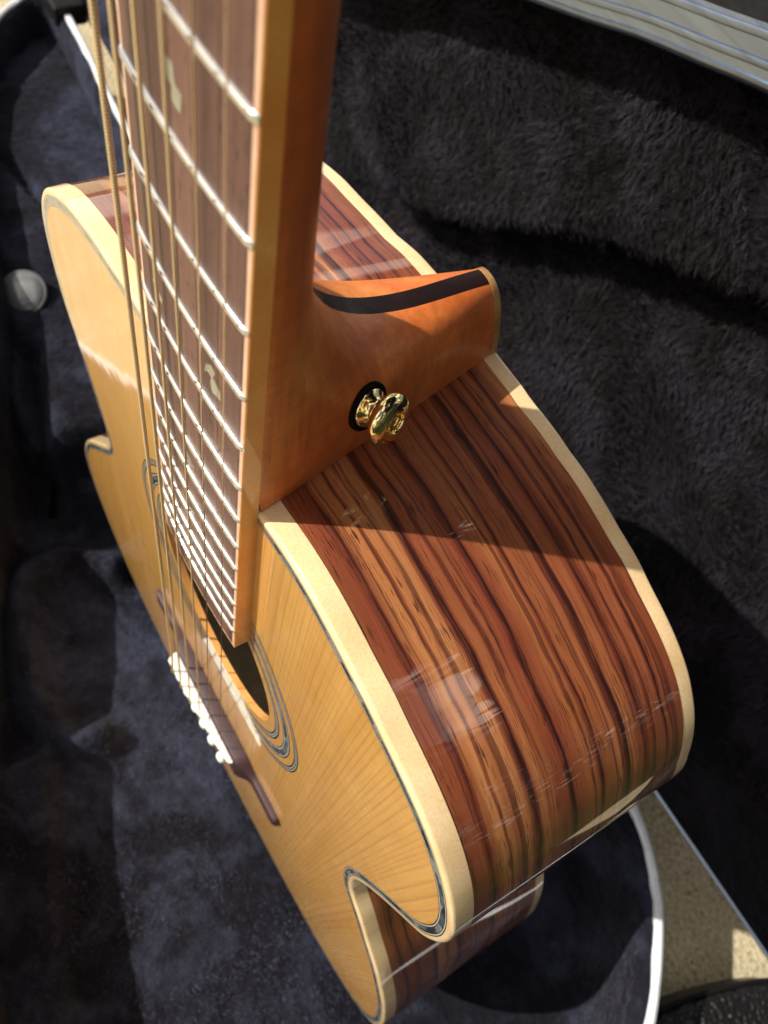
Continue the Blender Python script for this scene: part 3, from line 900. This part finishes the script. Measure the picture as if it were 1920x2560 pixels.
def lsweep(name, prof, mat, parent, P=LC, N=LNR, angle=45):
    vs = []
    for i in range(len(P)):
        for d, q in prof:
            c = P[i] + N[i] * d; vs.append(lp(c[0], c[1], q))
    return mesh_obj(name, vs, grid_faces(len(P), len(prof)), mat, parent, angle=angle)
LID = lsweep('lid', [(34, 4), (34, 92), (28, 100), (0, 100)], M['vinyl'], CASE)
lsweep('lid_flange', [(25.5, 1), (34.5, 1.5), (35, 5)], M['vinyl'], LID)
lsweep('lid_rim', [(0, 6), (0.3, 1.2), (1.8, -0.4), (4.2, -0.6), (4.8, 1.6), (8.4, 1.7), (9.0, -0.4), (10.4, -1.0), (12.0, -0.6), (12.6, 0.6), (19.2, 0.8), (20.0, -0.8), (21.6, -1.2), (23.0, -0.8), (23.4, 0.4), (25.4, 0.6), (25.6, 5)], M['alu'], LID)
HX = [(x, 0.0) for x in np.linspace(-905, 336, 60)]
vs = []
for x, _ in HX:
    for h, q in ((0.0, 3.0), (-1.2, 0.8), (-0.6, -0.2), (0.4, -0.1), (0.8, 3.0)): vs.append(lp(x, h, q))
mesh_obj('hinge_edge', vs, grid_faces(len(HX), 5), M['alu'], LID)
# lid bottom wall (outer), rests at the hinge
vs = []
for x, _ in HX:
    for h, q in ((-2, 2), (-2.5, 40), (-2, 100), (40, 101), (200, 101), (340, 101)): vs.append(lp(x, h, q))
mesh_obj('lid_shell_back', vs, grid_faces(len(HX), 6), M['vinyl'], LID)

FOLD = [(x_, h_ - 18) for x_, h_ in [(-520, 250), (-455, 205), (-425, 175), (-399, 141), (-375, 128), (-354, 121), (-318, 117), (-285, 124), (-252, 141), (-207, 173), (-159, 210), (-101, 245), (-46, 270), (-5, 289), (60, 305), (150, 318), (260, 310)]]
FX = np.array([p[0] for p in FOLD]); FH = np.array([p[1] for p in FOLD])
def lid_q(x, h):
    """depth of the padded lining behind the rim plane"""
    fh = np.interp(x, FX, FH) + 6 * mn.noise(Vector((x / 28, 0, 1.0))) + 2.5 * mn.noise(Vector((x / 9, 0, 5.0)))
    q = 78.0
    q -= 36 * sm(-7, 9, h - fh) + 5 * sm(0, 60, h - fh)
    p = Vector((x / 60, h / 60, 0.7))
    q += 5.5 * mn.noise(p) + 2.2 * mn.noise(p * 3.3)
    q -= 12 * math.exp(-((h - 2) / 16) ** 2)
    return q
def lid_inside(x, h): return in_poly(x, h, LPOLY)
LPOLY = [tuple(p) for p in LC[::2]] + [(334, 1), (-905, 1)]
st = 6.0
gx = np.arange(-903, 336, st); gh = np.arange(2, 404, st)
idx = {}; vs = []; fc = []
for i, x in enumerate(gx):
    for j, h in enumerate(gh):
        if lid_inside(x, h):
            idx[(i, j)] = len(vs); vs.append(lp(x, h, lid_q(x, h)))
for (i, j), a in idx.items():
    if (i + 1, j) in idx and (i, j + 1) in idx and (i + 1, j + 1) in idx:
        fc.append((a, idx[(i + 1, j)], idx[(i + 1, j + 1)], idx[(i, j + 1)]))
LL = mesh_obj('lid_lining', vs, fc, M['plush_lid'], LID)
lsweep('lid_wall_lining', [(0.5, 5.0), (-0.6, 12), (-2, 50), (-6, 72), (-18, 84)], M['plush_lid'], LID)
vs = []
for x, _ in HX:
    for h, q in ((1.5, 3.0), (2.2, 20), (3.0, 50), (6, 66), (16, 80)): vs.append(lp(x, h, q))
mesh_obj('lid_wall_lining', vs, grid_faces(len(HX), 5), M['plush_lid'], LID)

# dark gusset that joins the base to the lid past the neck end, and the latch on the rim
vs = []
for x in np.linspace(-905, -540, 24):
    for y, w in ((-372, -208 - 2 * math.sin(x / 30)), (-369, -212), (-371, -240), (-366, -264)): vs.append(g(x, y, w))
mesh_obj('hinge_gusset', vs, grid_faces(24, 4), M['plush'], CASE)
box_g('latch', -792, -742, -380, -358, -212, -178, M['vinyl'], CASE, bevel=3)

# --- plush pile: short tufted fibres as real blades, one mesh
def pile(name, pos, nor, comb, length, width, parent, mat):
    """pos (n,3) world, nor (n,3), comb (n,3) lay direction; makes 3-point blades"""
    n = len(pos)
    off = np.array(parent_world(parent))
    side = np.cross(nor, comb + RNG.normal(0, .6, (n, 3))); side /= np.linalg.norm(side, axis=1)[:, None] + 1e-9
    L = length * RNG.uniform(0.55, 1.2, (n, 1)); Wd = width * RNG.uniform(0.7, 1.3, (n, 1))
    cs = 0.0034
    cell = np.floor((pos + 0.0012 * np.sin(pos[:, [1, 2, 0]] * 900)) / cs).astype(np.int64)
    hsh = (cell[:, 0] * 73856093 ^ cell[:, 1] * 19349663 ^ cell[:, 2] * 83492791) & 0xFFFF
    tab = np.random.default_rng(3).normal(0, 1, (65536, 3))
    cc = (cell + 0.5) * cs
    L = L * (0.75 + 0.5 * np.abs(tab[hsh, 0:1]).clip(0, 1.2))
    j1 = comb + 0.55 * tab[hsh] + RNG.normal(0, .16, (n, 3)) + (cc - pos) / cs * 0.8
    d1 = nor * 0.85 + j1 * 0.45; d1 /= np.linalg.norm(d1, axis=1)[:, None]
    d2 = nor * 0.45 + j1 * 0.95; d2 /= np.linalg.norm(d2, axis=1)[:, None]
    p0 = pos - nor * 0.0006
    p1 = p0 + d1 * L * 0.55; p2 = p1 + d2 * L * 0.45
    V = np.stack([p0 - side * Wd / 2, p0 + side * Wd / 2, p1 + side * Wd * .38, p1 - side * Wd * .38, p2], 1).reshape(-1, 3) - off
    me = bpy.data.meshes.new(name)
    me.vertices.add(n * 5); me.vertices.foreach_set('co', V.astype(np.float32).ravel())
    base = np.arange(n)[:, None] * 5
    loops = np.concatenate([base + np.array([[0, 1, 2, 3]]), base + np.array([[3, 2, 4]])], 1).ravel()
    me.loops.add(len(loops)); me.loops.foreach_set('vertex_index', loops.astype(np.int32))
    me.polygons.add(n * 2)
    ls = (np.arange(n)[:, None] * 7 + np.array([[0, 4]])).ravel()
    me.polygons.foreach_set('loop_start', ls.astype(np.int32))
    me.polygons.foreach_set('loop_total', np.tile([4, 3], n).astype(np.int32))
    me.update(calc_edges=True)
    me.materials.append(mat)
    o = bpy.data.objects.new(name, me); COL.objects.link(o); o.parent = parent
    tag(o, kind='stuff')
    return o

def scatter(me_obj, count, dens=None):
    me = me_obj.data
    off = np.array(parent_world(me_obj.parent))
    co = np.zeros(len(me.vertices) * 3); me.vertices.foreach_get('co', co); co = co.reshape(-1, 3) + off
    vn = np.zeros(len(me.vertices) * 3); me.vertex_normals.foreach_get('vector', vn) if hasattr(me, 'vertex_normals') else None
    vn = vn.reshape(-1, 3)
    q = np.array([p.vertices[:] for p in me.polygons if len(p.vertices) == 4])
    ctr = co[q].mean(1)
    area = np.linalg.norm(np.cross(co[q[:, 2]] - co[q[:, 0]], co[q[:, 3]] - co[q[:, 1]]), axis=1) / 2
    wgt = area * (dens(ctr) if dens is not None else 1.0)
    wgt /= wgt.sum()
    k = RNG.choice(len(q), count, p=wgt)
    u = RNG.random((count, 1)); v = RNG.random((count, 1))
    a, b, c, d = (co[q[k, t]] for t in range(4)); na, nb_, nc, nd = (vn[q[k, t]] for t in range(4))
    P = (a * (1 - u) + b * u) * (1 - v) + (d * (1 - u) + c * u) * v
    Nn = (na * (1 - u) + nb_ * u) * (1 - v) + (nd * (1 - u) + nc * u) * v
    return P, Nn / (np.linalg.norm(Nn, axis=1)[:, None] + 1e-9)

def vnoise(P, s, seed):
    out = np.empty(len(P))
    for i, p in enumerate(P): out[i] = mn.noise(Vector((p[0] * s + seed, p[1] * s, p[2] * s)))
    return out

def comb_dir(P, Nn, base, amt=0.9, s=30):
    # lay direction drifts in soft patches over the surface (sampled on a coarse set for speed)
    kx = np.sin(P[:, 0] * s * 1.3 + 2 * np.sin(P[:, 2] * s)) ; kz = np.sin(P[:, 2] * s * 1.1 + 2 * np.sin(P[:, 0] * s * 0.8 + 1)); kk = np.sin(P[:, 0] * s * 3.1 + P[:, 2] * s * 2.3)
    c = np.array(base)[None, :] + amt * np.stack([kx + .4 * kk, 0.2 * kk, kz - .4 * kk], 1)
    c = c - Nn * np.sum(c * Nn, 1)[:, None]
    return c / (np.linalg.norm(c, axis=1)[:, None] + 1e-9)

camw = np.array(g(*CAM_C))
fwd = -np.array(ax[2]); rgt = np.array(ax[0]); upv = np.array(ax[1])
def seen(C):
    """more fibres where this part of the lining can be looked at from near the photograph's position"""
    v = C - camw; z = v @ fwd
    x = np.abs(v @ rgt) / np.maximum(z, .01); y = np.abs(v @ upv) / np.maximum(z, .01)
    return np.where((z > 0) & (x < 0.75) & (y < 0.9), 1.0, 0.06)
def facing(Nn, P):
    s = np.sum(Nn * (camw - P), 1)
    return np.where(s[:, None] < 0, -Nn, Nn)
P, Nn = scatter(LL, 260000, seen); Nn = facing(Nn, P)
pile('lid_pile', P, Nn, comb_dir(P, Nn, (0.2, 0, -0.6)), 0.0064, 0.00036, LL, M['fur'])
P, Nn = scatter(FLO, 160000, seen); Nn = facing(Nn, P)
pile('floor_pile', P, Nn, comb_dir(P, Nn, (0.5, 0.3, 0)), 0.0026, 0.00032, FLO, M['velvet'])
P, Nn = scatter(LIN, 26000, seen)
ctr = np.array(g(-150, -400, -20)); s_ = np.sum(Nn * (ctr - P), 1); Nn = np.where(s_[:, None] < 0, -Nn, Nn)
pile('wall_pile', P, Nn, comb_dir(P, Nn, (0, 0, -0.5)), 0.0034, 0.00045, LIN, M['velvet'])

# ================================================================== black vinyl bag at the lower right corner
BAG = empty('vinyl_bag', g(420, -475, -215))
tag(BAG, 'black pebbled vinyl gig bag corner lying on the concrete beside the case', 'bag')
bag = [(305, -150), (311, -172), (322, -215), (340, -262), (352, -282), (372, -288), (470, -262), (560, -230), (560, -60), (350, -60), (312, -100)]
BC, _ = catmull(bag, 90, closed=True)
BN = normals(BC)
vs = []
bp = [(2, -474.5), (0, -468), (0, -440), (2.2, -433.5), (8, -430.5), (22, -429)]
for i in range(90):
    for d, y in bp:
        q = BC[i] - BN[i] * d; vs.append(g(q[0], y, q[1]))
vs.append(g(430, -428, -170))
fc = grid_faces(90, len(bp), close_u=True) + [(i * 6 + 5, ((i + 1) % 90) * 6 + 5, 540) for i in range(90)]
mesh_obj('bag_shell', vs, fc, M['pebble'], BAG)
tube('piping', [g(*(lambda q: (q[0], -434.0, q[1]))(BC[i % 90] - BN[i % 90] * 0.2)) for i in range(91)], 1.6, M['vinyl'], BAG, n=8)

# ================================================================== tree whose crown reaches over the back of the case (mirrored in the varnish)
def mat_leaf():
    n = NT('dark_green_leaf')
    o = n.coord('Object')
    col = n.ramp(n.noise(o, 9, 2), [(0.3, (0.014, 0.020, 0.008)), (0.7, (0.040, 0.052, 0.020))])
    return n.out(col, 0.5, spec=0.3)
def mat_bark():
    n = NT('grey_bark')
    o = n.coord('Object')
    a = n.noise(n.mapping(o, (40, 40, 8)), 1, 4)
    return n.out(n.ramp(a, [(0.3, (0.05, 0.04, 0.03)), (0.7, (0.20, 0.17, 0.13))]), 0.9, normal=n.bump(a, 0.8, 0.01))
TREE = empty('garden_tree', (1.2, 2.7, 0.0))
tag(TREE, 'dark leafy tree standing beyond the open lid, its crown reaching over the case', 'tree')
bk = mat_bark()
def limb(name, pts, r0, r1, parent):
    vs = []
    P = [Vector(p) for p in pts]
    for i, p in enumerate(P):
        t = (P[min(i + 1, len(P) - 1)] - P[max(i - 1, 0)]).normalized()
        a = t.cross(Vector((0.3, 1, 0.1))).normalized(); b = t.cross(a)
        r = r0 + (r1 - r0) * i / (len(P) - 1)
        for k in range(9):
            th = 2 * math.pi * k / 9; vs.append(p + (a * math.cos(th) + b * math.sin(th)) * r)
    return mesh_obj(name, vs, grid_faces(len(P), 9, close_v=True), bk, parent)
trunk = limb('trunk', [(1.2, 2.7, -0.05), (1.15, 2.68, 0.6), (1.1, 2.6, 1.3), (1.0, 2.45, 2.0), (0.85, 2.3, 2.7)], 0.14, 0.09, TREE)
for e in ((-0.6, 1.2, 2.6), (0.2, 0.9, 2.5), (0.9, 1.0, 2.1), (1.7, 1.3, 2.0), (0.3, 1.8, 3.3), (1.8, 2.4, 3.0)):
    a = Vector((1.0, 2.45, 2.0)); b = Vector(e); mid = (a + b) / 2 + Vector((0, 0, 0.18))
    limb('limb', [a, (a + mid) / 2 + Vector((0, 0, .05)), mid, (mid + b) / 2 + Vector((.03, 0, .03)), b], 0.05, 0.012, trunk)
NLF = 56000
c0 = RNG.normal(0, 1, (NLF, 3)); c0 /= np.linalg.norm(c0, axis=1)[:, None]
c0 *= RNG.uniform(0.35, 1.0, (NLF, 1)) ** 0.5
LP = c0 * np.array([2.35, 1.2, 0.95]) + np.array([0.45, 1.30, 2.35])
def lumps(P):
    return np.sin(P[:, 0] * 5.1 + 1.3 * np.sin(P[:, 1] * 4)) + np.sin(P[:, 1] * 5.7 + 1.1 * np.sin(P[:, 2] * 5)) + np.sin(P[:, 2] * 6.3 + P[:, 0] * 2)
src = np.array([0.085, 0.020, 0.455])
dv = LP - src; dv /= np.linalg.norm(dv, axis=1)[:, None]
gd_ = np.array([0.40, 0.415, 0.815]); gd_ /= np.linalg.norm(gd_)
ang = np.degrees(np.arccos(np.clip(dv @ gd_, -1, 1)))
keep_ = (lumps(LP) > -1.95) & ((ang > 15.5) | (dv[:, 1] > 0.50) | (RNG.random(NLF) < 0.006))  # leaves left out here to shape the bright patch mirrored in the varnish
LP = LP[keep_]; nl = len(LP)
A_ = RNG.normal(0, 1, (nl, 3)); A_ /= np.linalg.norm(A_, axis=1)[:, None]
B_ = np.cross(A_, RNG.normal(0, 1, (nl, 3))); B_ /= np.linalg.norm(B_, axis=1)[:, None]
C_ = np.cross(A_, B_)
ln = RNG.uniform(0.045, 0.085, (nl, 1)) * (1 + 1.3 * (ang[keep_][:, None] < 19)); wd = ln * 0.34
V = np.stack([LP - A_ * ln, LP - A_ * ln * .25 + B_ * wd, LP + A_ * ln * .45 + B_ * wd * .7, LP + A_ * ln + C_ * ln * .2, LP + A_ * ln * .45 - B_ * wd * .7, LP - A_ * ln * .25 - B_ * wd, LP + C_ * ln * .12], 1)
V = V.reshape(-1, 3) - np.array(TREE.location)
me = bpy.data.meshes.new('crown')
base = np.arange(nl)[:, None, None] * 7
tri = np.array([[6, 0, 1], [6, 1, 2], [6, 2, 3], [6, 3, 4], [6, 4, 5], [6, 5, 0]])[None]
fcs = (base + tri).reshape(-1, 3)
me.vertices.add(len(V)); me.vertices.foreach_set('co', V.astype(np.float32).ravel())
me.loops.add(fcs.size); me.loops.foreach_set('vertex_index', fcs.astype(np.int32).ravel())
me.polygons.add(len(fcs)); me.polygons.foreach_set('loop_start', (np.arange(len(fcs)) * 3).astype(np.int32)); me.polygons.foreach_set('loop_total', np.full(len(fcs), 3, np.int32))
me.update(calc_edges=True); me.materials.append(mat_leaf())
cr = bpy.data.objects.new('crown', me); COL.objects.link(cr); cr.parent = TREE
tag(cr, kind='stuff')

# added leafy hedge, out of view, darkens the horizon mirrored in the side
HED = empty('added_hedge', (2.1, 0.9, 0.0))
tag(HED, 'unseen leafy hedge put in to darken the horizon mirrored in the guitar side', 'hedge')
nh = 15000
HP = np.stack([RNG.normal(2.1, 0.13, nh) + 0.10 * np.sin(np.linspace(0, 60, nh)), RNG.uniform(-1.9, 3.6, nh), RNG.uniform(0.0, 1.0, nh) ** 0.8 * 1.75], 1)
HP[:, 0] -= 0.0; A_ = RNG.normal(0, 1, (nh, 3)); A_ /= np.linalg.norm(A_, axis=1)[:, None]
B_ = np.cross(A_, RNG.normal(0, 1, (nh, 3))); B_ /= np.linalg.norm(B_, axis=1)[:, None]; C_ = np.cross(A_, B_)
ln = RNG.uniform(0.035, 0.065, (nh, 1)); wd = ln * 0.42
V = np.stack([HP - A_ * ln, HP + B_ * wd, HP + A_ * ln + C_ * ln * .2, HP - B_ * wd], 1).reshape(-1, 3) - np.array(HED.location)
me = bpy.data.meshes.new('foliage')
fcs = (np.arange(nh)[:, None] * 4 + np.array([[0, 1, 2, 3]]))
me.vertices.add(len(V)); me.vertices.foreach_set('co', V.astype(np.float32).ravel())
me.loops.add(fcs.size); me.loops.foreach_set('vertex_index', fcs.astype(np.int32).ravel())
me.polygons.add(nh); me.polygons.foreach_set('loop_start', (np.arange(nh) * 4).astype(np.int32)); me.polygons.foreach_set('loop_total', np.full(nh, 4, np.int32))
me.update(calc_edges=True); me.materials.append(cr.data.materials[0])
ho = bpy.data.objects.new('foliage', me); COL.objects.link(ho); ho.parent = HED
tag(ho, kind='stuff')
for yy in np.linspace(-1.7, 3.4, 12):
    limb('stem', [(2.1, yy, -0.02), (2.08 + random.uniform(-.04, .04), yy + .03, 0.5), (2.1 + random.uniform(-.08, .08), yy + random.uniform(-.1, .1), 1.3)], 0.025, 0.01, HED)

# added dark grass sheet, out of view, darkens ground mirrored in the side
def mat_added_lawn():
    n = NT('added_lawn_grass')
    o = n.coord('Object')
    a = n.noise(o, 90, 4, 0.7)
    return n.out(n.ramp(a, [(0.3, (0.012, 0.022, 0.006)), (0.7, (0.045, 0.070, 0.018))]), 0.9, normal=n.bump(a, 1.0, 0.02), spec=0.1)
vs = [(0.56, -30, 0.006), (40, -30, 0.006), (40, 40, 0.006), (-40, 40, 0.006), (-40, 0.95, 0.006), (0.56, 0.95, 0.006)]
lw = mesh_obj('added_lawn', [Vector(v) for v in vs], [(0, 1, 2, 5), (2, 3, 4, 5)], mat_added_lawn(), smooth=False)
tag(lw, 'unseen dark green sheet put in to darken the ground mirrored in the guitar side', kind='structure')
